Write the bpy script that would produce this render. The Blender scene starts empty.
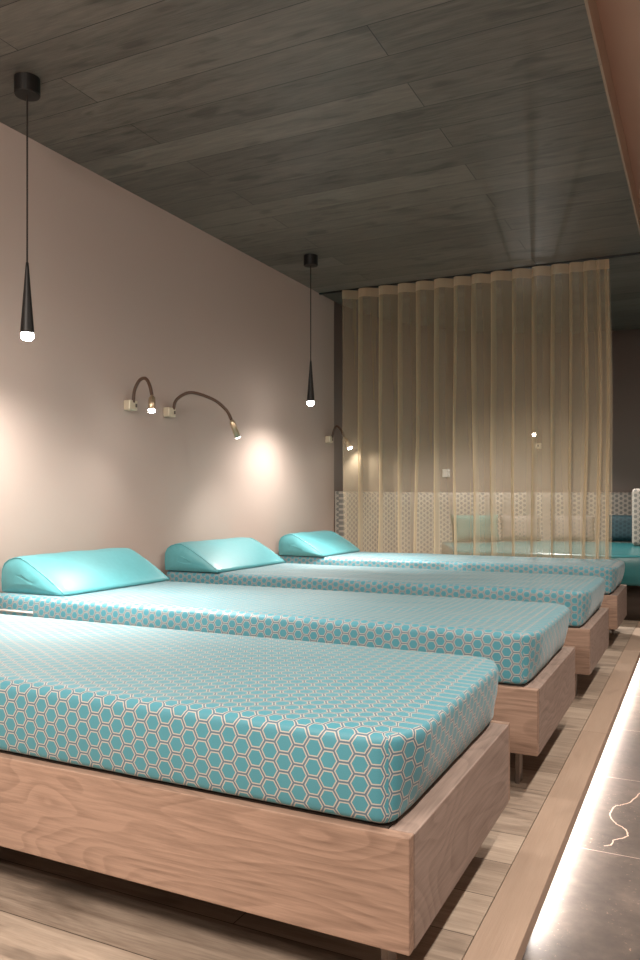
import bpy, bmesh, math, random
from mathutils import Vector, noise
C = bpy.context.scene.collection
U = 0.85                      # working unit -> metres
PI = math.pi
CH = 3.26                     # ceiling height (units)
rnd = random.Random(7)

# ------------------------------------------------------------------ materials
def new_mat(name):
    m = bpy.data.materials.new(name); m.use_nodes = True
    nt = m.node_tree; nt.nodes.clear()
    out = nt.nodes.new('ShaderNodeOutputMaterial')
    b = nt.nodes.new('ShaderNodeBsdfPrincipled')
    nt.links.new(b.outputs[0], out.inputs[0])
    return m, nt, b, out

def sock(nt, v, inp):
    if hasattr(v, 'is_output'): nt.links.new(v, inp)
    else: inp.default_value = v

def M(nt, op, a, b=0.0, c=None, clamp=False):
    n = nt.nodes.new('ShaderNodeMath'); n.operation = op; n.use_clamp = clamp
    sock(nt, a, n.inputs[0]); sock(nt, b, n.inputs[1])
    if c is not None: sock(nt, c, n.inputs[2])
    return n.outputs[0]

def ramp(nt, f, stops, interp='LINEAR'):
    n = nt.nodes.new('ShaderNodeValToRGB'); n.color_ramp.interpolation = interp
    cr = n.color_ramp
    while len(cr.elements) < len(stops): cr.elements.new(0.5)
    for e, (p, col) in zip(cr.elements, stops):
        e.position = p; e.color = (*col, 1) if len(col) == 3 else col
    nt.links.new(f, n.inputs[0]); return n.outputs[0]

def mixc(nt, f, a, b, mode='MIX'):
    n = nt.nodes.new('ShaderNodeMix'); n.data_type = 'RGBA'; n.blend_type = mode
    sock(nt, f, n.inputs[0])
    for v, i in ((a, 6), (b, 7)):
        if isinstance(v, tuple): n.inputs[i].default_value = (*v, 1)
        else: nt.links.new(v, n.inputs[i])
    return n.outputs[2]

def coord(nt, kind='Object', scale=(1, 1, 1), rot=(0, 0, 0)):
    t = nt.nodes.new('ShaderNodeTexCoord'); mp = nt.nodes.new('ShaderNodeMapping')
    mp.inputs['Scale'].default_value = scale; mp.inputs['Rotation'].default_value = rot
    nt.links.new(t.outputs[kind], mp.inputs[0]); return mp.outputs[0]

def geo_pos(nt, scale=(1, 1, 1)):
    g = nt.nodes.new('ShaderNodeNewGeometry'); mp = nt.nodes.new('ShaderNodeMapping')
    mp.inputs['Scale'].default_value = scale
    nt.links.new(g.outputs['Position'], mp.inputs[0]); return mp.outputs[0]

def ntex(nt, v, scale, detail=3, rough=0.5, dist=0.0):
    n = nt.nodes.new('ShaderNodeTexNoise'); n.inputs['Scale'].default_value = scale
    n.inputs['Detail'].default_value = detail; n.inputs['Roughness'].default_value = rough
    n.inputs['Distortion'].default_value = dist
    nt.links.new(v, n.inputs['Vector']); return n.outputs[0]

def bump(nt, b, h, strength=0.3, dist=0.01):
    n = nt.nodes.new('ShaderNodeBump'); n.inputs['Strength'].default_value = strength
    n.inputs['Distance'].default_value = dist
    nt.links.new(h, n.inputs['Height']); nt.links.new(n.outputs[0], b.inputs['Normal'])

def plain(name, col, rough=0.5, metal=0.0, spec=0.5, coat=0.0):
    m, nt, b, o = new_mat(name)
    v = coord(nt)
    f = ntex(nt, v, 40, 3)
    c = mixc(nt, f, tuple(x*0.9 for x in col), tuple(min(1, x*1.08) for x in col))
    nt.links.new(c, b.inputs['Base Color'])
    b.inputs['Roughness'].default_value = rough; b.inputs['Metallic'].default_value = metal
    b.inputs['Specular IOR Level'].default_value = spec; b.inputs['Coat Weight'].default_value = coat
    return m

def emit(name, col, st):
    m, nt, b, o = new_mat(name)
    e = nt.nodes.new('ShaderNodeEmission'); e.inputs[0].default_value = (*col, 1); e.inputs[1].default_value = st
    nt.links.new(e.outputs[0], o.inputs[0]); return m

def plaster(name, col):
    m, nt, b, o = new_mat(name)
    v = geo_pos(nt)
    f = ntex(nt, v, 1.3, 4)
    c = mixc(nt, f, tuple(x*0.96 for x in col), tuple(x*1.03 for x in col))
    nt.links.new(c, b.inputs['Base Color']); b.inputs['Roughness'].default_value = 0.75
    b.inputs['Specular IOR Level'].default_value = 0.3
    bump(nt, b, ntex(nt, v, 60, 4), 0.08, 0.004); return m

def planks(name, dark, light, roww, length, axis='X', seam=(0.02, 0.016, 0.012), rough=0.5, grain=0.5, seamw=0.006, knots=0.5, shift=0.0, spec=0.4, tone=.45):
    """boards that run along one axis, each with its own tone, grain and knots"""
    m, nt, b, o = new_mat(name)
    g = nt.nodes.new('ShaderNodeNewGeometry')
    mp = nt.nodes.new('ShaderNodeMapping')
    mp.inputs['Rotation'].default_value = (0, 0, 0 if axis == 'X' else -PI/2)
    mp.inputs['Location'].default_value = (0.37, shift, 0)
    nt.links.new(g.outputs['Position'], mp.inputs[0]); v = mp.outputs[0]
    br = nt.nodes.new('ShaderNodeTexBrick')
    br.inputs['Scale'].default_value = 1; br.inputs['Brick Width'].default_value = length
    br.inputs['Row Height'].default_value = roww; br.inputs['Mortar Size'].default_value = seamw/2
    br.inputs['Mortar Smooth'].default_value = 0.2; br.offset = 0.37; br.offset_frequency = 2
    br.inputs['Color1'].default_value = (0, 0, 0, 1); br.inputs['Color2'].default_value = (1, 1, 1, 1)
    br.inputs['Mortar'].default_value = (0.5, 0.5, 0.5, 1)
    nt.links.new(v, br.inputs['Vector'])
    sep = nt.nodes.new('ShaderNodeSeparateXYZ'); nt.links.new(v, sep.inputs[0])
    cmb = nt.nodes.new('ShaderNodeCombineXYZ')
    nt.links.new(sep.outputs[0], cmb.inputs[0]); nt.links.new(sep.outputs[1], cmb.inputs[1])
    bw = nt.nodes.new('ShaderNodeRGBToBW'); nt.links.new(br.outputs['Color'], bw.inputs[0])
    nt.links.new(M(nt, 'MULTIPLY', bw.outputs[0], 7.0), cmb.inputs[2])
    st = nt.nodes.new('ShaderNodeMapping'); st.inputs['Scale'].default_value = (1.1, 9, 1)
    nt.links.new(cmb.outputs[0], st.inputs[0])
    gr = ntex(nt, st.outputs[0], 2.6, 7, 0.62, 0.8)
    st2 = nt.nodes.new('ShaderNodeMapping'); st2.inputs['Scale'].default_value = (3, 60, 1)
    nt.links.new(cmb.outputs[0], st2.inputs[0])
    fine = ntex(nt, st2.outputs[0], 3, 4, 0.6)
    st3 = nt.nodes.new('ShaderNodeMapping'); st3.inputs['Scale'].default_value = (1.6, 5, 1)
    nt.links.new(cmb.outputs[0], st3.inputs[0])
    kn = ntex(nt, st3.outputs[0], 2.2, 2, 0.5, 0.4)
    f = M(nt, 'ADD', M(nt, 'MULTIPLY', gr, grain*1.15), M(nt, 'MULTIPLY', fine, grain*0.6))
    f = M(nt, 'ADD', f, M(nt, 'MULTIPLY', M(nt, 'SUBTRACT', bw.outputs[0], 0.5), tone))
    f = M(nt, 'ADD', f, 0.5-grain*0.85, clamp=True)
    col = ramp(nt, f, [(0.12, dark), (0.88, light)])
    kf = ramp(nt, kn, [(0.30, (1, 1, 1)), (0.42, (0, 0, 0))])
    col = mixc(nt, M(nt, 'MULTIPLY', kf, knots), col, tuple(x*0.45 for x in dark))
    col = mixc(nt, br.outputs['Fac'], col, seam)
    nt.links.new(col, b.inputs['Base Color'])
    b.inputs['Specular IOR Level'].default_value = spec
    nt.links.new(M(nt, 'ADD', M(nt, 'MULTIPLY', gr, 0.25), rough-0.12), b.inputs['Roughness'])
    h = M(nt, 'SUBTRACT', fine, M(nt, 'MULTIPLY', br.outputs['Fac'], 2.0))
    bump(nt, b, h, 0.25, 0.003)
    return m

def oak(name, dark, light, axis='X', seed=0.0):
    """swirling cathedral grain of a pinkish oak board"""
    m, nt, b, o = new_mat(name)
    g = nt.nodes.new('ShaderNodeNewGeometry')
    mp = nt.nodes.new('ShaderNodeMapping')
    mp.inputs['Scale'].default_value = (1.0, 3.0, 3.0) if axis == 'X' else (3.0, 1.0, 3.0)
    mp.inputs['Location'].default_value = (seed, seed*1.7, seed*0.6)
    nt.links.new(g.outputs['Position'], mp.inputs[0]); v = mp.outputs[0]
    big = ntex(nt, v, 1.15, 2, 0.45, 0.35)
    rings = M(nt, 'FRACT', M(nt, 'MULTIPLY', big, 26.0))
    rings = M(nt, 'MULTIPLY', M(nt, 'MULTIPLY', M(nt, 'POWER', rings, 2.0), M(nt, 'SUBTRACT', 1.0, M(nt, 'POWER', rings, 14.0))), -0.50)
    rings = M(nt, 'ADD', rings, 0.38)
    mp2 = nt.nodes.new('ShaderNodeMapping')
    mp2.inputs['Scale'].default_value = (2, 40, 40) if axis == 'X' else (40, 2, 40)
    nt.links.new(g.outputs['Position'], mp2.inputs[0])
    fine = ntex(nt, mp2.outputs[0], 3, 5, 0.65)
    blot = ntex(nt, v, 0.7, 3)
    fine = M(nt, 'ADD', M(nt, 'MULTIPLY', M(nt, 'SUBTRACT', fine, .5), 1.3), .5)
    f = M(nt, 'ADD', M(nt, 'MULTIPLY', rings, 0.42), M(nt, 'MULTIPLY', fine, 0.55))
    f = M(nt, 'ADD', f, M(nt, 'MULTIPLY', blot, 0.35))
    col = ramp(nt, f, [(0.30, dark), (0.72, light)])
    kn = nt.nodes.new('ShaderNodeTexVoronoi'); kn.inputs['Scale'].default_value = 0.9
    nt.links.new(v, kn.inputs['Vector'])
    kf = ramp(nt, kn.outputs['Distance'], [(0.05, (1, 1, 1)), (0.11, (0, 0, 0))])
    col = mixc(nt, M(nt, 'MULTIPLY', kf, 0.55), col, tuple(x*0.35 for x in dark))
    nt.links.new(col, b.inputs['Base Color']); b.inputs['Roughness'].default_value = 0.55
    b.inputs['Specular IOR Level'].default_value = 0.35
    bump(nt, b, fine, 0.15, 0.002); return m

def hexcloth(name, s, fill, line, gap, rough=0.6, fillw=0.36, linew=0.455, sheen=0.3, spec=0.4, swap=False, coat=0.0):
    """woven honeycomb cloth: coloured cells, pale outlines, grey between; UVs are in metres"""
    m, nt, b, o = new_mat(name)
    t = nt.nodes.new('ShaderNodeTexCoord'); sp = nt.nodes.new('ShaderNodeSeparateXYZ')
    nt.links.new(t.outputs['UV'], sp.inputs[0])
    x, y = (sp.outputs[1], sp.outputs[0]) if swap else (sp.outputs[0], sp.outputs[1])
    x = M(nt, 'DIVIDE', x, s); y = M(nt, 'DIVIDE', y, s); r3 = math.sqrt(3)
    def cell(x, y):
        ax = M(nt, 'SUBTRACT', M(nt, 'FLOORED_MODULO', x, r3), r3/2)
        ay = M(nt, 'SUBTRACT', M(nt, 'FLOORED_MODULO', y, 1.0), 0.5)
        ax = M(nt, 'ABSOLUTE', ax); ay = M(nt, 'ABSOLUTE', ay)
        return M(nt, 'MAXIMUM', ay, M(nt, 'ADD', M(nt, 'MULTIPLY', ay, 0.5), M(nt, 'MULTIPLY', ax, r3/2)))
    d = M(nt, 'MINIMUM', cell(x, y), cell(M(nt, 'SUBTRACT', x, r3/2), M(nt, 'SUBTRACT', y, 0.5)))
    w = ntex(nt, t.outputs['UV'], 900, 2)
    wv = ntex(nt, t.outputs['UV'], 6, 3)
    fc = mixc(nt, w, tuple(c*0.72 for c in fill), tuple(c*1.25 for c in fill))
    c = mixc(nt, M(nt, 'GREATER_THAN', d, fillw), fc, line)
    c = mixc(nt, M(nt, 'GREATER_THAN', d, linew), c, gap)
    nt.links.new(c, b.inputs['Base Color'])
    b.inputs['Roughness'].default_value = rough; b.inputs['Specular IOR Level'].default_value = spec
    b.inputs['Sheen Weight'].default_value = sheen; b.inputs['Sheen Roughness'].default_value = 0.4
    b.inputs['Coat Weight'].default_value = coat; b.inputs['Coat Roughness'].default_value = 0.4
    bump(nt, b, M(nt, 'ADD', w, M(nt, 'MULTIPLY', wv, 2)), 0.12, 0.002)
    return m

def sheer(name, col, a0, sub=0.5):
    """sheer cloth: the more edge-on the weave, the more thread one looks through"""
    m, nt, b, o = new_mat(name)
    nt.nodes.remove(b)
    lw = nt.nodes.new('ShaderNodeLayerWeight'); lw.inputs[0].default_value = 0.5
    cos = M(nt, 'MAXIMUM', M(nt, 'SUBTRACT', 1.0, lw.outputs['Facing']), 0.10)
    tr = M(nt, 'POWER', 1-a0, M(nt, 'DIVIDE', 1.0, cos))
    al = M(nt, 'SUBTRACT', 1.0, tr)
    v = coord(nt, 'Object', (30, 30, 1))
    f = ntex(nt, v, 4, 3)
    c = mixc(nt, f, tuple(x*0.96 for x in col), tuple(min(1, x*1.04) for x in col))
    d = nt.nodes.new('ShaderNodeBsdfDiffuse'); nt.links.new(c, d.inputs[0])
    tl = nt.nodes.new('ShaderNodeBsdfTranslucent'); nt.links.new(c, tl.inputs[0])
    mx = nt.nodes.new('ShaderNodeMixShader'); mx.inputs[0].default_value = sub
    nt.links.new(d.outputs[0], mx.inputs[1]); nt.links.new(tl.outputs[0], mx.inputs[2])
    tp = nt.nodes.new('ShaderNodeBsdfTransparent')
    m2 = nt.nodes.new('ShaderNodeMixShader'); nt.links.new(al, m2.inputs[0])
    nt.links.new(tp.outputs[0], m2.inputs[1]); nt.links.new(mx.outputs[0], m2.inputs[2])
    nt.links.new(m2.outputs[0], o.inputs[0]); return m

def stone(name):
    m, nt, b, o = new_mat(name)
    v = geo_pos(nt)
    br = nt.nodes.new('ShaderNodeTexBrick'); br.offset = 0.0
    br.inputs['Scale'].default_value = 1; br.inputs['Brick Width'].default_value = 1.4
    br.inputs['Row Height'].default_value = 0.69; br.inputs['Mortar Size'].default_value = 0.0018
    mp = nt.nodes.new('ShaderNodeMapping'); mp.inputs['Location'].default_value = (0.9, 0.235, 0)
    nt.links.new(v, mp.inputs[0]); nt.links.new(mp.outputs[0], br.inputs['Vector'])
    n1 = ntex(nt, v, 3.0, 6, 0.6, 0.5)
    n2 = ntex(nt, v, 22, 6, 0.65)
    f = M(nt, 'ADD', M(nt, 'MULTIPLY', n1, 0.6), M(nt, 'MULTIPLY', n2, 0.4))
    col = ramp(nt, f, [(0.33, (0.045, 0.036, 0.031)), (0.5, (0.082, 0.065, 0.055)), (0.68, (0.14, 0.108, 0.09))])
    # thin wandering copper veins
    vn = ntex(nt, v, 1.55, 4, 0.55, 0.9)
    vd = M(nt, 'ABSOLUTE', M(nt, 'SUBTRACT', vn, 0.5))
    vf = ramp(nt, vd, [(0.002, (1, 1, 1)), (0.0075, (0, 0, 0))])
    vf = M(nt, 'MULTIPLY', vf, ramp(nt, ntex(nt, v, .9, 1), [(0.64, (0, 0, 0)), (0.70, (1, 1, 1))]))
    col = mixc(nt, M(nt, 'MULTIPLY', vf, 0.5), col, (0.50, 0.34, 0.24))
    sp = ramp(nt, ntex(nt, v, 75, 3, 0.7), [(0.62, (0, 0, 0)), (0.70, (1, 1, 1))])
    near = ramp(nt, vd, [(0.0, (1, 1, 1)), (0.06, (0, 0, 0))])
    col = mixc(nt, M(nt, 'MULTIPLY', M(nt, 'MULTIPLY', sp, near), 0.7), col, (0.50, 0.33, 0.23))
    col = mixc(nt, br.outputs['Fac'], col, (0.42, 0.33, 0.27))
    nt.links.new(col, b.inputs['Base Color']); b.inputs['Roughness'].default_value = 0.42
    b.inputs['Specular IOR Level'].default_value = 0.4
    bump(nt, b, n2, 0.12, 0.003); return m

MT = {}
MT['wall'] = plaster('taupe_plaster', (0.50, 0.405, 0.355))
MT['wallback'] = plaster('shaded_taupe_plaster', (0.27, 0.222, 0.203))  # same taupe as the left wall, the back room's shade painted in
MT['cove'] = plaster('copper_plaster', (0.52, 0.35, 0.27))
MT['ceiling'] = planks('dark_ceiling_planks', (0.040, 0.034, 0.028), (0.235, 0.205, 0.172), 0.2295, 2.1, 'X', (0.012, 0.01, 0.009), 0.42, 0.75, 0.004, 0.45, shift=-0.004, spec=0.5, tone=.26)
MT['floor'] = planks('platform_planks', (0.17, 0.125, 0.092), (0.50, 0.405, 0.315), 0.19, 1.6, 'X', (0.05, 0.035, 0.025), 0.5, 0.8, 0.003, 0.5)
MT['border'] = planks('border_plank', (0.30, 0.215, 0.155), (0.48, 0.365, 0.28), 0.3, 1.9, 'Y', (0.10, 0.07, 0.05), 0.5, 0.35, 0.002, 0.15, shift=0.075)
MT['oak_x'] = oak('oak_along', (0.170, 0.108, 0.077), (0.335, 0.225, 0.165), 'X', 0.0)
MT['oak_y'] = oak('oak_across', (0.165, 0.120, 0.098), (0.30, 0.228, 0.19), 'Y', 3.1)  # same oak, with the dimmer light on the foot faces put into its colour
MT['hex'] = hexcloth('honeycomb_cloth', 0.0375, (0.056, 0.235, 0.290), (0.40, 0.38, 0.335), (0.085, 0.135, 0.18), 0.55, fillw=.385, linew=.450, sheen=0.15, spec=0.45)
MT['hexbeige'] = hexcloth('beige_honeycomb_cloth', 0.050, (0.17, 0.165, 0.15), (0.42, 0.38, 0.33), (0.22, 0.18, 0.15), 0.7, fillw=0.33, linew=0.47, sheen=0.1)
MT['hexbrown'] = hexcloth('brown_honeycomb_cloth', 0.045, (0.10, 0.09, 0.08), (0.22, 0.19, 0.165), (0.13, 0.105, 0.09), 0.7, fillw=0.30, linew=0.43, sheen=0.1)
MT['hexdark'] = hexcloth('dark_teal_honeycomb_cloth', 0.045, (0.004, 0.024, 0.032), (0.018, 0.058, 0.070), (0.004, 0.018, 0.026), 0.7, sheen=0.1)
MT['vinyl'] = plain('teal_vinyl', (0.095, 0.35, 0.385), 0.38, 0, 0.6, 0.2)
MT['bench'] = plain('deep_teal_vinyl', (0.021, 0.135, 0.145), 0.26, 0, 0.5)
MT['green'] = plain('sage_cloth', (0.045, 0.12, 0.105), 0.8)
MT['black'] = plain('matt_black_metal', (0.012, 0.011, 0.010), 0.45, 0.3)
MT['cord'] = plain('black_cord', (0.03, 0.022, 0.018), 0.7)
MT['dark'] = plain('dark_steel', (0.16, 0.13, 0.11), 0.4, 0.6)
MT['slat'] = plain('dark_slat_board', (0.06, 0.045, 0.035), 0.8)
MT['brass'] = plain('brushed_brass', (0.62, 0.50, 0.34), 0.35, 0.85)
MT['box'] = plain('pale_brass_box', (0.70, 0.62, 0.47), 0.45, 0.25)
MT['leather'] = plain('brown_leather', (0.10, 0.055, 0.035), 0.5)
MT['white'] = plain('white_plastic', (0.75, 0.73, 0.70), 0.5)
MT['tag'] = plain('pale_tag', (0.70, 0.60, 0.56), 0.6)
MT['bulb'] = emit('bulb_glow', (1.0, 0.95, 0.88), 60)
MT['bulbspot'] = emit('reading_light_glow', (1.0, 0.95, 0.88), 60)
MT['bulbdim'] = emit('dim_lens_glow', (1.0, 0.93, 0.85), 5)
MT['led'] = emit('led_glow', (1.0, 0.92, 0.86), 34)
MT['sheer'] = sheer('sheer_gold_curtain', (0.66, 0.53, 0.36), 0.37)
MT['tape'] = sheer('curtain_heading_tape', (0.74, 0.59, 0.42), 0.58)
MT['stone'] = stone('brown_stone_tiles')
MT['vein'] = plain('copper_vein', (.62, .46, .36), .5)

# ------------------------------------------------------------------ geometry helpers (working units, world coordinates)
class MB:
    def __init__(s): s.bm = bmesh.new(); s.uv = s.bm.loops.layers.uv.new('UVMap')
    def face(s, vs, uvs=None):
        try: f = s.bm.faces.new(vs)
        except ValueError: return None
        for k, l in enumerate(f.loops):
            q = uvs[k] if uvs else ((l.vert.co.x+l.vert.co.y), l.vert.co.z)
            l[s.uv].uv = (q[0]*U, q[1]*U)
        return f
    def box(s, x0, x1, y0, y1, z0, z1, bev=0.0, seg=2):
        t = bmesh.new(); bmesh.ops.create_cube(t, size=1)
        for v in t.verts:
            v.co = Vector(((x0+x1)/2+v.co.x*(x1-x0), (y0+y1)/2+v.co.y*(y1-y0), (z0+z1)/2+v.co.z*(z1-z0)))
        if bev > 0:
            bmesh.ops.bevel(t, geom=t.edges[:], offset=bev, segments=seg, profile=0.5, affect='EDGES')
        s.merge(t); return s
    def merge(s, t, uvfun=None):
        mp = {v: s.bm.verts.new(v.co) for v in t.verts}
        for f in t.faces:
            g = s.bm.faces.new([mp[v] for v in f.verts]); g.smooth = f.smooth
            n = f.normal
            for l in g.loops:
                p = l.vert.co
                if abs(n.z) >= abs(n.x) and abs(n.z) >= abs(n.y): q = (p.x, p.y)
                elif abs(n.y) >= abs(n.x): q = (p.x, p.z)
                else: q = (p.y, p.z)
                l[s.uv].uv = (q[0]*U, q[1]*U)
        t.free()
    def lathe(s, x, y, prof, n=24, smooth=True):
        """prof = [(radius, z)...] around the vertical through x, y"""
        rings = []
        for r, z in prof:
            rings.append([s.bm.verts.new((x+r*math.cos(2*PI*k/n), y+r*math.sin(2*PI*k/n), z)) for k in range(n)] if r > 1e-6 else [s.bm.verts.new((x, y, z))])
        for a, b in zip(rings, rings[1:]):
            for k in range(n):
                k2 = (k+1) % n
                if len(a) == 1 and len(b) == 1: continue
                if len(a) == 1: f = s.bm.faces.new((a[0], b[k], b[k2]))
                elif len(b) == 1: f = s.bm.faces.new((a[k], a[k2], b[0]))
                else: f = s.bm.faces.new((a[k], a[k2], b[k2], b[k]))
                f.smooth = smooth
        return s
    def tube(s, pts, r, n=10, caps=True):
        pts = [Vector(p) for p in pts]; rs = r if isinstance(r, (list, tuple)) else [r]*len(pts)
        rings = []; up = Vector((0, 0, 1)); last = None
        for i, p in enumerate(pts):
            d = (pts[min(i+1, len(pts)-1)]-pts[max(i-1, 0)]).normalized()
            if last is None:
                a = d.cross(up)
                if a.length < 0.05: a = d.cross(Vector((1, 0, 0)))
            else: a = last-d*last.dot(d)
            a.normalize(); last = a; b = d.cross(a)
            rings.append([s.bm.verts.new(p+(a*math.cos(2*PI*k/n)+b*math.sin(2*PI*k/n))*rs[i]) for k in range(n)])
        for a, b in zip(rings, rings[1:]):
            for k in range(n):
                f = s.bm.faces.new((a[k], a[(k+1) % n], b[(k+1) % n], b[k])); f.smooth = True
        if caps:
            s.bm.faces.new(rings[0][::-1]); s.bm.faces.new(rings[-1])
        return s

def spline(P, n=8):
    P = [Vector(p) for p in P]; out = []
    for i in range(len(P)-1):
        p0, p1, p2, p3 = P[max(i-1, 0)], P[i], P[i+1], P[min(i+2, len(P)-1)]
        for k in range(n):
            t = k/n
            out.append(0.5*((2*p1)+(p2-p0)*t+(2*p0-5*p1+4*p2-p3)*t*t+(3*p1-p0-3*p2+p3)*t**3))
    out.append(P[-1]); return out

def link(name, mb, mat, parent=None, loc=(0, 0, 0), smooth=None):
    """loc in working units, used as the object's own origin when it has no parent"""
    me = bpy.data.meshes.new(name)
    bm = mb.bm
    bmesh.ops.recalc_face_normals(bm, faces=bm.faces[:])
    org = Vector(loc)*U if parent is None else parent.location
    for v in bm.verts: v.co = v.co*U-org
    if smooth is not None:
        for f in bm.faces: f.smooth = smooth
    bm.to_mesh(me); bm.free()
    o = bpy.data.objects.new(name, me); C.objects.link(o); me.materials.append(mat)
    if parent is None: o.location = org
    else: o.parent = parent
    return o

def sub(name, mb, mat, part, root, smooth=None):
    """a sub-part: vertices measured from the thing's base, parented to the part"""
    o = link(name, mb, mat, root, smooth=smooth); o.parent = part; return o

def thing(name, label, cat, loc, group=None):
    o = bpy.data.objects.new(name, None); C.objects.link(o); o.location = Vector(loc)*U
    o.empty_display_size = 0.1
    return tag(o, label, cat, group)

def tag(o, label, cat, group=None):
    o['label'] = label; o['category'] = cat
    if group: o['group'] = group
    return o

def struct(name, mb, mat):
    o = link(name, mb, mat); o['kind'] = 'structure'; return o

# ------------------------------------------------------------------ room shell
XW = -3.55                     # left wall plane
YR0 = 7.62; RC = 2.9; XC = XW+RC    # the back room's rounded corner
XE = -0.418                    # step edge
struct('floor', MB().box(XW-0.1, XE-0.118, -2.5, 10.6, -0.12, 0), MT['floor'])
struct('trim_1', MB().box(XE-0.1165, XE, -2.5, 10.6, -0.048, 0.0, 0.002, 1), MT['border'])
struct('trim_2', MB().box(XE-0.117, XE-0.045, -2.5, 10.6, -0.14, -0.0485), MT['oak_y'])
struct('floor.001', MB().box(XE-0.045, 2.2, -2.5, 10.6, -0.2, -0.125), MT['stone'])
struct('wall_left', MB().box(XW-0.12, XW, -2.5, YR0, -0.12, CH), MT['wall'])
mb = MB(); n = 48
ia, ib, oa, ob = [], [], [], []
for k in range(n+1):
    a = PI-PI/2*k/n
    c_, s_ = math.cos(a), math.sin(a)
    ia.append(mb.bm.verts.new((XC+RC*c_, YR0+RC*s_, -0.12))); ib.append(mb.bm.verts.new((XC+RC*c_, YR0+RC*s_, CH)))
    oa.append(mb.bm.verts.new((XC+(RC+.12)*c_, YR0+(RC+.12)*s_, -0.12))); ob.append(mb.bm.verts.new((XC+(RC+.12)*c_, YR0+(RC+.12)*s_, CH)))
for k in range(n):
    for q in ((ia[k], ia[k+1], ib[k+1], ib[k]), (oa[k], oa[k+1], ob[k+1], ob[k]), (ib[k], ib[k+1], ob[k+1], ob[k]), (ia[k], ia[k+1], oa[k+1], oa[k])):
        mb.bm.faces.new(q).smooth = True
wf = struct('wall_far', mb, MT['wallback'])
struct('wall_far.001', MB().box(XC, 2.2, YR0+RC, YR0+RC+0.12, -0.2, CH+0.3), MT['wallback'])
struct('wall_right', MB().box(2.2, 2.32, -2.5, 10.6, -0.2, CH+0.3), MT['wall'])
struct('wall_near', MB().box(XW-0.1, 2.3, -2.62, -2.5, -0.2, CH+0.3), MT['wall'])
struct('ceiling', MB().box(XW-0.12, -0.452, -2.5, 10.64, CH, CH+0.16), MT['ceiling'])
struct('ceiling.001', MB().box(-0.452, 2.2, -2.5, 7.36, CH+0.17, CH+0.25), MT['cove'])
struct('ceiling.002', MB().box(-0.452, 2.2, 7.36, 10.64, CH, CH+0.17), MT['ceiling'])
struct('trim_3', MB().box(-0.452, -0.440, -2.5, 7.36, CH-0.002, CH+0.17), MT['border'])

# the copper vein that wanders through one tile
vp = spline([(X_, Y_, -.1245) for X_, Y_ in [(1.1373*(u-702)/(v-499), .5541*(u+1289)/(v-499)) for u, v in
     ((668, 770), (652, 786), (640, 793), (630, 802), (620.5, 805), (613.8, 807), (609.7, 815), (615, 823), (624.6, 829), (627.3, 835), (623, 838), (613.8, 840), (611, 844.6), (604, 846))]], 6)
mb = MB(); prev = None
for k, p in enumerate(vp):
    d = (vp[min(k+1, len(vp)-1)]-vp[max(k-1, 0)]).normalized(); q = Vector((-d.y, d.x, 0))*(.0022+.0016*abs(noise.noise(Vector((k*.7, 0, 0)))))
    j = Vector((noise.noise(Vector((k*.9, 3, 0))), noise.noise(Vector((k*.9, 8, 0))), 0))*.006
    cur = (mb.bm.verts.new(p+q+j), mb.bm.verts.new(p-q+j))
    if prev: mb.bm.faces.new((prev[0], cur[0], cur[1], prev[1]))
    prev = cur
struct('trim_4', mb, MT['vein'])

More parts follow.
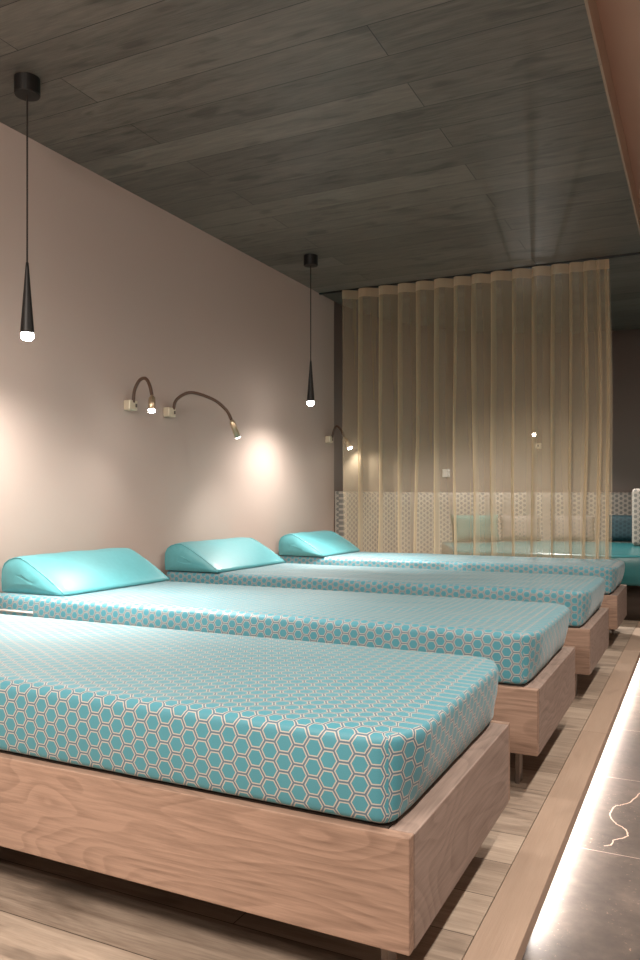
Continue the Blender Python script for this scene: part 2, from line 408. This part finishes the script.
# ------------------------------------------------------------------ beds
def rbox(x0, x1, y0, y1, z0, z1, r, rb, wr, seed, rxy=.035, flat=0.0):
    """upholstered block with rounded edges, continuous cloth UVs and light wrinkles"""
    mb = MB(); bm = mb.bm
    def ticks(a, b, step):
        e = [0, .006, .014, .024, .036, .05]
        L = [a+q for q in e]; n = max(2, int((b-a-.1)/step)); L += [a+.05+(b-a-.1)*k/n for k in range(1, n)]
        return L+[b-q for q in e[::-1]]
    X, Y, Z = ticks(x0, x1, .032), ticks(y0, y1, .032), ticks(z0, z1, .03)
    cache = {}
    def V(p):
        k = tuple(round(c, 5) for c in p)
        if k in cache: return cache[k]
        q = Vector(p)
        rz = r if q.z > (z0+z1)/2 else rb
        rx = rxy
        inn = Vector((min(max(q.x, x0+rx), x1-rx), min(max(q.y, y0+rx), y1-rx), min(max(q.z, z0+rb), z1-r)))
        d = q-inn; d = Vector((d.x/rx, d.y/rx, d.z/rz))
        m_ = max(abs(d.x), abs(d.y), abs(d.z))
        if m_ > 1e-6:
            d = d.normalized()*m_; q2 = inn+Vector((d.x*rx, d.y*rx, d.z*rz))
        else: q2 = q.copy()
        # wrinkles: long soft creases crossing the top, tiny ripples on the sides
        t = (q.z-z0)/(z1-z0)
        w = noise.noise(Vector((q.x*2.0+q.y*1.3+seed, (q.y-q.x*.35)*5.5, seed)))
        w2 = noise.noise(Vector((q.x*7+seed, q.y*7, q.z*9)))
        if p[2] >= z1-1e-6: q2.z += wr*(w-abs(w2)*.3)*min(1, max(0, (q.x-x0-flat)*4), (x1-q.x)*6, (q.y-y0)*6, (y1-q.y)*6)*1.0
        # sides bow out a little
        bow = 0.012*math.sin(PI*t)
        if p[1] in (y0, y1): q2.y += (bow+w2*wr*.5)*(-1 if p[1] == y0 else 1)*min(1, (q.x-x0)*8+.0, (x1-q.x)*8)
        if p[0] == x1: q2.x += (bow+w2*wr*.5+.042*t)*min(1, (q.y-y0)*8, (y1-q.y)*8)
        cache[k] = bm.verts.new(q2); return cache[k]
    def patch(A, B, f, g):
        for i in range(len(A)-1):
            for j in range(len(B)-1):
                ps = [(A[i], B[j]), (A[i+1], B[j]), (A[i+1], B[j+1]), (A[i], B[j+1])]
                fc = mb.face([V(f(*p)) for p in ps], [g(*p) for p in ps])
                if fc: fc.smooth = True
    patch(X, Y, lambda a, b: (a, b, z1), lambda a, b: (a, b))
    patch(X, Y, lambda a, b: (a, b, z0), lambda a, b: (a, b))
    patch(X, Z, lambda a, b: (a, y0, b), lambda a, b: (a, y0+b-z1))
    patch(X, Z, lambda a, b: (a, y1, b), lambda a, b: (a, y1-b+z1))
    patch(Y, Z, lambda a, b: (x0, a, b), lambda a, b: (a, b))
    patch(Y, Z, lambda a, b: (x1, a, b), lambda a, b: (a, b))
    return mb

FX = -0.566                    # foot end of the frames
FZ0, FZ1, MZ = 0.152, 0.407, 0.622
beds = [  # y0, y1, label of frame, label of mattress, label of pillow
    (1.605, 2.590, 'oak platform bed frame nearest the viewer, long grained side board facing out',
     'teal honeycomb mattress nearest the viewer, filling the lower left', None),
    (3.066, 4.065, 'oak platform bed frame second from the front, just behind the nearest mattress',
     'teal honeycomb mattress with a zip and tag at its head end, second from the front', 
     'teal vinyl wedge pillow, largest and leftmost, on the second mattress'),
    (4.610, 5.610, 'oak platform bed frame third from the front, between second bed and last bed',
     'teal honeycomb mattress third from the front, under the middle wedge pillow',
     'teal vinyl wedge pillow in the middle, below the pair of reading lights'),
    (6.310, 7.165, 'oak platform bed frame farthest back, beside the sheer curtain',
     'wrinkled teal honeycomb mattress farthest back, its edge touching the curtain bottom',
     'teal vinyl wedge pillow farthest back, against the wall next to the curtain'),
]
GB, GM, GP = 'oak platform beds in a row', 'honeycomb mattresses on the platform beds', 'teal wedge pillows at the wall'
for i, (y0, y1, lf, lm, lp) in enumerate(beds):
    xh = XW+0.03; fx = FX - (0.012 if i == 3 else 0)
    ym = (y0+y1)/2
    r = thing('platform_bed', lf, 'bed', ((xh+fx)/2, ym, 0), GB)
    th = 0.062
    link('side_board', MB().box(xh, fx-.002, y0, y0+0.03, FZ0, FZ1, 0.003, 2), MT['oak_x'], r)
    link('side_board', MB().box(xh, fx-.002, y1-0.03, y1, FZ0, FZ1, 0.003, 2), MT['oak_x'], r)
    link('foot_board', MB().box(fx-th+.0002, fx, y0+.0302, y1-.0302, FZ0, FZ1, 0.003, 2), MT['oak_y'], r)
    link('head_board', MB().box(xh, xh+0.03, y0+0.0302, y1-0.0302, FZ0, FZ1-.02, 0.002, 1), MT['oak_y'], r)
    link('slat_base', MB().box(xh+0.031, fx-th-.001, y0+0.031, y1-0.031, FZ1-0.06, FZ1+0.0025), MT['slat'], r)
    for lx in (xh+0.35, (xh+fx)/2, fx-0.10):
        for ly in (y0+0.13, y1-0.12):
            link('leg', MB().box(lx-0.009, lx+0.009, ly-0.03, ly+0.03, 0, FZ1-0.06, 0.002, 1), MT['dark'], r)
    wr = (0.004, 0.009, 0.012, 0.020)[i]
    mt = thing('mattress', lm, 'mattress', ((xh+fx)/2, ym, FZ1+.003), GM)
    link('cover', rbox(xh+0.005, fx-0.048, y0+0.014, y1-0.012, FZ1+.003, MZ, 0.024, 0.020, wr, 3.7*i, .042, .55), MT['hex'], mt)
    if i == 1:
        z = FZ1+0.13
        zp = link('zipper', MB().tube([(xh+0.05, y0+0.008, z), (xh+0.2, y0+0.002, z), (xh+0.33, y0+0.002, z)], 0.006, 6), MT['white'], mt)
        link('tag', MB().box(xh+0.30, xh+0.345, y0-0.006, y0+0.004, z-0.075, z-0.035, .001, 1), MT['tag'], mt)
    # corner seam
    if lp:
        py0, py1 = y0+(.08, .08, .01, .01)[i], y1-0.02
        if i == 1: py1 = y1-.015
        z = MZ+0.002
        prof = [(0.0, .004), (-.004, .06), (0, .130), (.018, .165), (.05, .186), (.10, .201), (.145, .200), (.19, .182), (.25, .150), (.31, .117), (.37, .081), (.42, .048), (.455, .024), (.475, .008), (.470, .0), (.42, -.0), (.22, 0), (.02, 0)]
        pl = thing('wedge_pillow', lp, 'pillow', (xh+0.2, (py0+py1)/2, MZ), GP)
        mb = MB(); N = 30; rows = []
        for k in range(N+1):
            t = k/N; y = py0+(py1-py0)*t
            e = min(t, 1-t)*(py1-py0)
            sc = 1-0.05*math.exp(-e/.025)
            row = []
            for (px, pz) in prof:
                wv = 0.004*noise.noise(Vector((px*9, y*6, i)))
                row.append(mb.bm.verts.new((xh+.012+.2+(px-.2)*sc, y, z+pz*sc+(wv if pz > .02 else 0))))
            rows.append(row)
        for a, b in zip(rows, rows[1:]):
            for q in range(len(prof)):
                q2 = (q+1) % len(prof); mb.bm.faces.new((a[q], a[q2], b[q2], b[q])).smooth = True
        link('body', mb, MT['vinyl'], pl)
        for y, sgn in ((py0, -1), (py1, 1)):
            mb = MB(); cx, cz = .17, .075
            loops = []
            for q, bul in ((1.0, 0), (.85, .010), (.6, .018), (.3, .022)):
                lp_ = []
                for (px, pz) in prof:
                    sx = .2+(px-.2)*.95; szz = pz*.95
                    X_, Z_ = cx+(sx-cx)*q, cz+(szz-cz)*q
                    b_ = bul+(0.005*noise.noise(Vector((X_*26, Z_*40, i+y))) if q < .99 else 0)
                    lp_.append(mb.bm.verts.new((xh+.012+X_, y+sgn*b_, z+Z_)))
                loops.append(lp_)
            for a, b in zip(loops, loops[1:]):
                for q in range(len(prof)):
                    q2 = (q+1) % len(prof); mb.bm.faces.new((a[q], a[q2], b[q2], b[q])).smooth = True
            mb.bm.faces.new(loops[-1])
            link('end_panel', mb, MT['vinyl'], pl)
            tb = MB().tube([(xh+.012+.2+(px-.2)*.955, y, z+max(.004, pz*.955)) for px, pz in prof]+[(xh+.012+.2+(prof[0][0]-.2)*.955, y, z+.006)], .0038, 6)
            link('piping', tb, MT['vinyl'], pl)

# ------------------------------------------------------------------ pendants
def pendant(x, y, zt, label):
    r = thing('pendant_lamp', label, 'lamp', (x, y, CH), 'slim black pendant lamps')
    link('canopy', MB().lathe(x, y, [(0, CH-.0005), (.063, CH-.0005), (.063, CH-.082), (.060, CH-.086), (0, CH-.086)], 32, False), MT['black'], r)
    link('cord', MB().tube([(x, y, CH-.09), (x, y, zt+.33)], .0045, 8), MT['cord'], r)
    link('shade', MB().lathe(x, y, [(0, zt+.385), (.007, zt+.385), (.009, zt+.36), (.034, zt+.035), (.034, zt+.03), (.030, zt+.028), (.028, zt+.05), (0, zt+.06)], 28), MT['black'], r)
    link('bulb', MB().lathe(x, y, [(0, zt+.045), (.027, zt+.04), (.031, zt+.022), (.030, zt+.006), (.020, zt-.006), (0, zt-.010)], 24), MT['bulb'], r)
    return r
pendant(-3.06, 2.906, 1.947, 'slim black cone pendant lamp hanging over second bed, nearer and leftmost one')
pendant(-3.07, 6.11, 1.962, 'slim black cone pendant lamp farther back, hanging near the sheer curtain')

# ------------------------------------------------------------------ reading lights
def reading_light(base, pts, head, label, wall_dir, glow, facing=None):
    """base point on wall; pts gooseneck path; head = (start, end)"""
    b = Vector(base)
    r = thing('reading_light', label, 'lamp', b, 'gooseneck reading lights')
    if wall_dir == 'X':
        bx = link('wall_box', MB().box(XW+.0005, XW+.055, b.y-.022, b.y+.062, b.z-.034, b.z+.034, .006, 2), MT['box'], r)
        sub('switch', MB().box(XW+.055, XW+.062, b.y+.036, b.y+.050, b.z-.012, b.z+.012, .002, 1), MT['dark'], bx, r)
    else:
        bx = link('wall_box', MB().box(b.x-.06, b.x+.06, b.y-.03, b.y+.035, b.z-.036, b.z+.036, .006, 2), MT['box'], r)
        sub('switch', MB().box(b.x+.02, b.x+.036, b.y-.036, b.y-.03, b.z-.012, b.z+.012, .002, 1), MT['dark'], bx, r)
    link('gooseneck', MB().tube(spline(pts), .0115, 10), MT['leather'], r)
    h0, h1 = Vector(head[0]), Vector(head[1]); d = (h1-h0).normalized()
    hd = link('lamp_head', MB().tube([h0, h0+d*.012, h0+d*.02, h1], [.012, .015, .022, .024], 16), MT['brass'], r)
    sub('lens', MB().tube([h1+d*.0005, h1+d*.006, h1+d*.012], [.023, .021, .010], 16), glow, hd, r)
    return h1+d*.02, d
L1 = reading_light((-3.50, 4.241, 1.781), [(-3.50, 4.262, 1.80), (-3.49, 4.262, 1.88), (-3.44, 4.252, 1.945), (-3.385, 4.248, 1.955), (-3.34, 4.235, 1.905), (-3.31, 4.222, 1.83)],
                   ((-3.31, 4.222, 1.83), (-3.275, 4.175, 1.725)), 'gooseneck reading light with tight bend and bright spot, left of the pair on wall', 'X', MT['bulbspot'])
L2 = reading_light((-3.50, 4.677, 1.777), [(-3.50, 4.715, 1.80), (-3.47, 4.719, 1.874), (-3.36, 4.741, 1.918), (-3.25, 4.864, 1.875), (-3.18, 4.931, 1.80), (-3.155, 4.962, 1.73)],
                   ((-3.155, 4.962, 1.73), (-3.13, 5.012, 1.605)), 'gooseneck reading light with long arched arm pointing down, right of the pair', 'X', MT['bulbdim'])
L3 = reading_light((-3.50, 7.418, 1.763), [(-3.50, 7.466, 1.778), (-3.48, 7.466, 1.858), (-3.44, 7.455, 1.903), (-3.38, 7.430, 1.853), (-3.335, 7.415, 1.778)],
                   ((-3.335, 7.415, 1.778), (-3.265, 7.400, 1.668)), 'gooseneck reading light on left wall beside the curtain edge', 'X', MT['bulbspot'])
aw = 2.03 # lamp on the rounded wall
bxp = (-1.90, YR0+math.sqrt(RC**2-(-1.929-XC)**2)-.045, 1.815)
L4 = reading_light(bxp, [(bxp[0]-.02, bxp[1]-.01, 1.86), (bxp[0]-.02, bxp[1]-.03, 1.94), (bxp[0]-.01, bxp[1]-.10, 2.02), (-1.90, bxp[1]-.16, 2.0)],
                   ((-1.90, bxp[1]-.16, 2.0), (-1.885, bxp[1]-.24, 1.94)), 'reading light on the far rounded wall, shining through the sheer curtain', 'Y', MT['bulbspot'])

# ------------------------------------------------------------------ curtain
YC = 7.262
knots_u = [343, 363, 384, 403, 421, 440, 460, 478, 498, 520, 540, 560, 578, 592, 605, 612]
def u2x(u): q = (u-702)/(u+1289)*2.0525; return q*7.26
kx = [u2x(u) for u in knots_u]
kx = [-3.262+(x-kx[0])*((-.735+3.262)/(kx[-1]-kx[0])) for x in kx]
def curtain_pt(s, z):
    k = min(int(s), len(kx)-2); t = s-k
    w = kx[k+1]-kx[k]
    h = (CH-z)/CH
    x = kx[k]+w*t
    am = .085*(w/.18)*(1-.30*h+.35*h*noise.noise(Vector((k*2.7, h*1.1, 7))))
    x += .050*h*noise.noise(Vector((s*.8, h*1.8, 5)))
    if s > len(kx)-5: x += .030*math.sin(PI*min(1, h*1.15))*(s-(len(kx)-5))/4
    tb = .80-.10*h                       # long slow face, then a short turn back
    if t < tb:
        q = t/tb; g = .5+.5*math.cos(PI*q); xo = .012*math.sin(PI*q)
    else:
        q = (t-tb)/(1-tb); g = .5-.5*math.cos(PI*q); xo = -.040*math.sin(PI*q)
    x += xo
    y = YC+.04-am*g+.010*h*noise.noise(Vector((s*2.3, h*3, 1)))
    return x, y
ct = thing('sheer_curtain', 'sheer gold floor-length curtain hanging in soft folds behind the last bed', 'curtain', (-2.0, YC, 0))
def cloth(z0, z1, nz, off=0.0):
    mb = MB(); rows = []; ns = (len(kx)-1)*26
    for j in range(nz+1):
        z = z1+(z0-z1)*j/nz
        rows.append([mb.bm.verts.new((*((lambda p: (p[0], p[1]+off))(curtain_pt((len(kx)-1)*i/ns, z))), z)) for i in range(ns+1)])
    for a, b in zip(rows, rows[1:]):
        for i in range(ns): mb.bm.faces.new((a[i], a[i+1], b[i+1], b[i])).smooth = True
    return mb
link('cloth', cloth(0.015, CH-.019, 44), MT['sheer'], ct)
link('heading_tape', cloth(CH-.105, CH-.018, 3, -.004), MT['tape'], ct)
link('bottom_hem', cloth(0.012, .075, 3, -.003), MT['tape'], ct)
rl = thing('curtain_rail', 'thin black ceiling curtain rail above the sheer curtain', 'curtain rail', (-2.0, YC, CH))
link('track', MB().box(XW+.002, -.445, YC-.014, YC+.014, CH-.014, CH-.0005, .002, 1), MT['black'], rl)
link('end_cap', MB().box(-.445, -.425, YC-.017, YC+.017, CH-.022, CH-.001, .003, 2), MT['white'], rl)

# ------------------------------------------------------------------ back room: headboards, round seat, cushions
def arc_panel(a0, a1, r0, r1, z0, z1, bev=.03):
    """padded panel curved along the wall, soft edges"""
    mb = MB(); n = max(6, int(abs(a1-a0)/3)); R = (r0+r1)/2; ln = math.radians(abs(a1-a0))*R
    ts = [0, bev*.3/ln, bev/ln]+[bev/ln+(1-2*bev/ln)*k/n for k in range(1, n)]+[1-bev/ln, 1-bev*.3/ln, 1]
    zs = [z0, z0+bev*.3, z0+bev]+[z0+bev+(z1-z0-2*bev)*k/6 for k in range(1, 6)]+[z1-bev, z1-bev*.3, z1]
    def dep(t, z):
        e = min(t*ln, (1-t)*ln, z-z0, z1-z)/bev
        return 0.0 if e <= 0 else (1 if e >= 1 else math.sqrt(1-(1-e)**2))
    F = {}
    for i, t in enumerate(ts):
        a = math.radians(a0+(a1-a0)*t)
        for j, z in enumerate(zs):
            r = r1-(r1-r0)*(.35+.65*dep(t, z))
            F[i, j] = (mb.bm.verts.new((XC+r*math.cos(a), YR0+r*math.sin(a), z)), (t*ln, z))
    for i in range(len(ts)-1):
        for j in range(len(zs)-1):
            q = [F[i, j], F[i+1, j], F[i+1, j+1], F[i, j+1]]
            mb.face([v for v, _ in q], [p for _, p in q]).smooth = True
    B = {}
    for i, t in enumerate(ts):
        a = math.radians(a0+(a1-a0)*t)
        for j in (0, len(zs)-1): B[i, j] = mb.bm.verts.new((XC+r1*math.cos(a), YR0+r1*math.sin(a), zs[j]))
    m = len(zs)-1
    for i in range(len(ts)-1):
        mb.bm.faces.new((B[i, 0], B[i+1, 0], B[i+1, m], B[i, m]))
        mb.bm.faces.new((B[i, 0], B[i+1, 0], F[i+1, 0][0], F[i, 0][0]))
        mb.bm.faces.new((B[i, m], B[i+1, m], F[i+1, m][0], F[i, m][0]))
    for i in (0, len(ts)-1):
        mb.face([F[i, j][0] for j in range(m+1)]+[B[i, m], B[i, 0]])
    return mb
ZH = 1.225
GH = 'padded honeycomb headboards in the curtained back room'
for a0, a1, rr, lb in ((179.6, 144.3, RC-.13, 'padded beige honeycomb headboard nearest the curtain, beside the left wall'),
                   (143.9, 117.2, RC-.09, 'padded beige honeycomb headboard on the curve, behind the sage cushion'),
                   (116.8, 91, RC-.09, 'padded beige honeycomb headboard on the far curve, behind the patterned cushions')):
    o = link('headboard_panel', arc_panel(a0, a1, rr, RC-.002, .28, ZH), MT['hexbeige'], None, (XC, YR0, .28))
    tag(o, lb, 'headboard', GH)
def padbox(x0, x1, y0, y1, z0, z1, r=.03, wr=.002, seed=1):
    return rbox(x0, x1, y0, y1, z0, z1, r, r, wr, seed)
o = link('headboard_panel', padbox(XC+.02, .6, YR0+RC-.115, YR0+RC-.014, .002, ZH), MT['hexbeige'], None, (-.2, 10.4, .28)); tag(o, 'padded beige honeycomb headboard behind the dark teal cushion', 'headboard', GH)
o = link('headboard_panel', padbox(-.70, .55, 9.28, 9.46, .625, 1.255, .035), MT['hexbeige'], None, (-.1, 9.4, .62)); tag(o, 'padded beige honeycomb panel at the right picture edge, in front of the others', 'headboard', GH)

# round-cornered seat
outl = []
a0 = math.radians(143.5)
for k in range(25):
    a = a0+(math.radians(90)-a0)*k/24
    outl.append((XC+(RC-.15)*math.cos(a), YR0+(RC-.15)*math.sin(a)))
outl.append((.3, YR0+RC-.15)); outl.append((.55, 10.1)); outl.append((.55, 9.0))
for k in range(9):      # right front rounding
    a = -PI/2*k/8
    outl.append((-.05+.6*math.cos(a)-.0, 8.35+.6*math.sin(a)))
outl.append((-.75, 7.70))
for k in range(7):
    a = -PI/2-PI/2.4*k/6
    outl.append((-2.0+.25*math.cos(a)-.08, 7.95+.25*math.sin(a)))
def prism(outl, z0, z1, bev):
    t = bmesh.new()
    vs = [t.verts.new((x, y, z0)) for x, y in outl]
    f = t.faces.new(vs)
    ex = bmesh.ops.extrude_face_region(t, geom=[f])
    for v in [g for g in ex['geom'] if isinstance(g, bmesh.types.BMVert)]: v.co.z = z1
    if bev:
        eds = [e for e in t.edges if abs(e.verts[0].co.z-e.verts[1].co.z) < 1e-5]
        bmesh.ops.bevel(t, geom=eds, offset=bev, segments=4, profile=.5, affect='EDGES')
    for f in t.faces: f.smooth = True
    t.normal_update(); mb = MB(); mb.merge(t); return mb
st = thing('round_seat', 'large teal vinyl lounge seat with rounded front behind the sheer curtain', 'seat', (-1.2, 9.0, 0))
link('seat_cushion', prism(outl, .34, .620, .03), MT['bench'], st)
cx, cy = -1.2, 9.0
link('plinth', prism([(cx+(x-cx)*.86, cy+(y-cy)*.86) for x, y in outl], 0.001, .338, 0), MT['slat'], st)

def cushion(x, y, z, w, h, t, ang, tilt, mat, label, n=16):
    mb = MB(); F = {}
    from mathutils import Matrix
    R = Matrix.Rotation(ang, 3, 'Z') @ Matrix.Rotation(tilt, 3, 'X')
    for side in (0, 1):
        for i in range(n+1):
            for j in range(n+1):
                a, b = i/n*2-1, j/n*2-1
                edge = i in (0, n) or j in (0, n)
                if edge and side == 1: F[1, i, j] = F[0, i, j]; continue
                pin = 1-.06*(1-abs(a)**2)*abs(b)**4; pin2 = 1-.06*(1-abs(b)**2)*abs(a)**4
                th = t/2*((1-a**4)*(1-b**4))**.55
                p = Vector((a*w/2*pin2, (-th if side == 0 else th), b*h/2*pin+h/2))
                F[side, i, j] = mb.bm.verts.new(R @ p+Vector((x, y, z)))
    for side in (0, 1):
        for i in range(n):
            for j in range(n):
                ij = [(i, j), (i+1, j), (i+1, j+1), (i, j+1)]
                mb.face([F[side, a, b] for a, b in ij], [(a/n*w, b/n*h) for a, b in ij]).smooth = True
    o = link('cushion', mb, mat, None, (x, y, z)); return tag(o, label, 'cushion', 'cushions on the round seat')
ZS = .622
cushion(-2.42, 9.22, ZS, .62, .34, .14, math.radians(38), -.22, MT['green'], 'sage green cushion behind the curtain, left end of the round seat')
cushion(-2.00, 9.72, ZS, .50, .33, .14, math.radians(24), -.22, MT['hexbrown'], 'brown patterned cushion behind the curtain, right next to the sage one')
cushion(-1.42, 9.98, ZS, .52, .33, .14, math.radians(12), -.22, MT['hexbrown'], 'brown patterned cushion behind the curtain, below the far reading light')
cushion(-.80, 10.02, ZS, .52, .34, .15, math.radians(-3), -.22, MT['hexdark'], 'dark teal patterned cushion just right of the curtain edge')

# socket on rounded wall
sx = -2.875; sy = YR0+math.sqrt((RC-.002)**2-(sx-XC)**2)
ang = math.atan2(sy-YR0, sx-XC)
t = thing('wall_socket', 'small square pale double switch plate on far wall behind the curtain', 'switch', (sx, sy, 1.461))
def rotated(boxes):
    mb = MB()
    for b in boxes: mb.box(*b)
    d = Vector((math.cos(ang), math.sin(ang), 0)); e = Vector((-d.y, d.x, 0))
    for v in mb.bm.verts: v.co = Vector((sx, sy, 1.461))+d*v.co.x+e*v.co.y+Vector((0, 0, v.co.z))
    return mb
link('plate', rotated([(-.012, .0, -.055, .055, -.05, .05, .003, 1)]), MT['white'], t)
link('rocker', rotated([(-.016, -.012, -.04, -.004, -.034, .034, .001, 1)]), MT['white'], t)
link('rocker', rotated([(-.016, -.012, .004, .04, -.034, .034, .001, 1)]), MT['white'], t)

# LED strip tucked below the nosing
ls = thing('led_strip', 'glowing white light strip under the platform step edge', 'light strip', (XE-.04, 4.5, -.06))
link('channel', MB().box(XE-.0448, XE-.040, 2.35, 10.4, -.095, -.055), MT['white'], ls)
link('diffuser', MB().box(XE-.0399, XE-.036, 2.36, 10.38, -.092, -.058, .001, 1), MT['led'], ls)

# ------------------------------------------------------------------ lights
def spot(name, loc, tgt, power, size, blend=.6, col=(1, .93, .85), rad=.03):
    l = bpy.data.lights.new(name, 'SPOT'); l.energy = power; l.spot_size = math.radians(size); l.spot_blend = blend
    l.color = col; l.shadow_soft_size = rad
    o = bpy.data.objects.new(name, l); C.objects.link(o); o.location = Vector(loc)*U
    o.rotation_euler = (Vector(tgt)-Vector(loc)).to_track_quat('-Z', 'Y').to_euler(); return o
def area(name, loc, tgt, power, sx, sy, col):
    l = bpy.data.lights.new(name, 'AREA'); l.shape = 'RECTANGLE'; l.size = sx*U; l.size_y = sy*U; l.energy = power; l.color = col
    o = bpy.data.objects.new(name, l); C.objects.link(o); o.location = Vector(loc)*U
    o.rotation_euler = (Vector(tgt)-Vector(loc)).to_track_quat('-Z', 'Y').to_euler(); return o
NEU = (1.0, .94, .88)
for y in (-0.3, 2.90, 6.11):
    spot('pendant_glow', (-3.06, y, 1.92), (-3.06, y, 0), 40, 160, 1.0, NEU, .05)
    spot('pendant_beam', (-3.06, y, 1.90), (-2.35, y+.1, 0), 130, 84, 1.0, NEU, .04)
spot('reading_beam', L1[0], L1[0]+L1[1], 9, 130, 1.0, NEU, .02)
spot('reading_beam', L2[0], L2[0]+L2[1], 16, 130, 1.0, NEU, .02)
spot('reading_beam', L3[0], L3[0]+L3[1], 8, 110, .7, NEU, .02)
spot('reading_beam', L4[0], L4[0]+L4[1]+Vector((.3, -.6, -.1)), 7, 140, .7, NEU, .02)
# warm downlights of the aisle, in the raised ceiling beyond the frame
for y in (-1.2, 0.5, 2.1, 3.7, 5.3):
    spot('aisle_downlight', (.55, y, CH+.14), (.15, y+.1, 0), 85, 150, .8, (1, .89, .80), .06)
area('entrance_light', (-1.6, -.6, CH-.1), (-1.7, .9, .4), 75, 2.2, .5, (1, .88, .79))
spot('seat_downlight', (-1.7, 8.7, CH-.05), (-1.5, 8.6, 0), 260, 100, .8, (1, .93, .86), .06)

w = bpy.data.worlds.new('room_world'); bpy.context.scene.world = w; w.use_nodes = True
w.node_tree.nodes['Background'].inputs[0].default_value = (.02, .018, .016, 1)

# ------------------------------------------------------------------ camera
cam = bpy.data.cameras.new('camera'); co = bpy.data.objects.new('camera', cam); C.objects.link(co)
co.location = (0, 0, 1.14*U); co.rotation_euler = (PI/2, 0, math.radians(26))
cam.sensor_fit = 'AUTO'; cam.sensor_width = 36; cam.lens = 784/960*36
cam.shift_y = 19/960; cam.clip_start = .02
sc = bpy.context.scene; sc.camera = co
sc.view_settings.view_transform = 'Standard'; sc.view_settings.look = 'None'
sc.view_settings.exposure = 0.78; sc.view_settings.gamma = 1; sc.view_settings.use_curve_mapping = False
sc.cycles.transparent_max_bounces = 24; sc.cycles.max_bounces = 8; sc.cycles.diffuse_bounces = 5
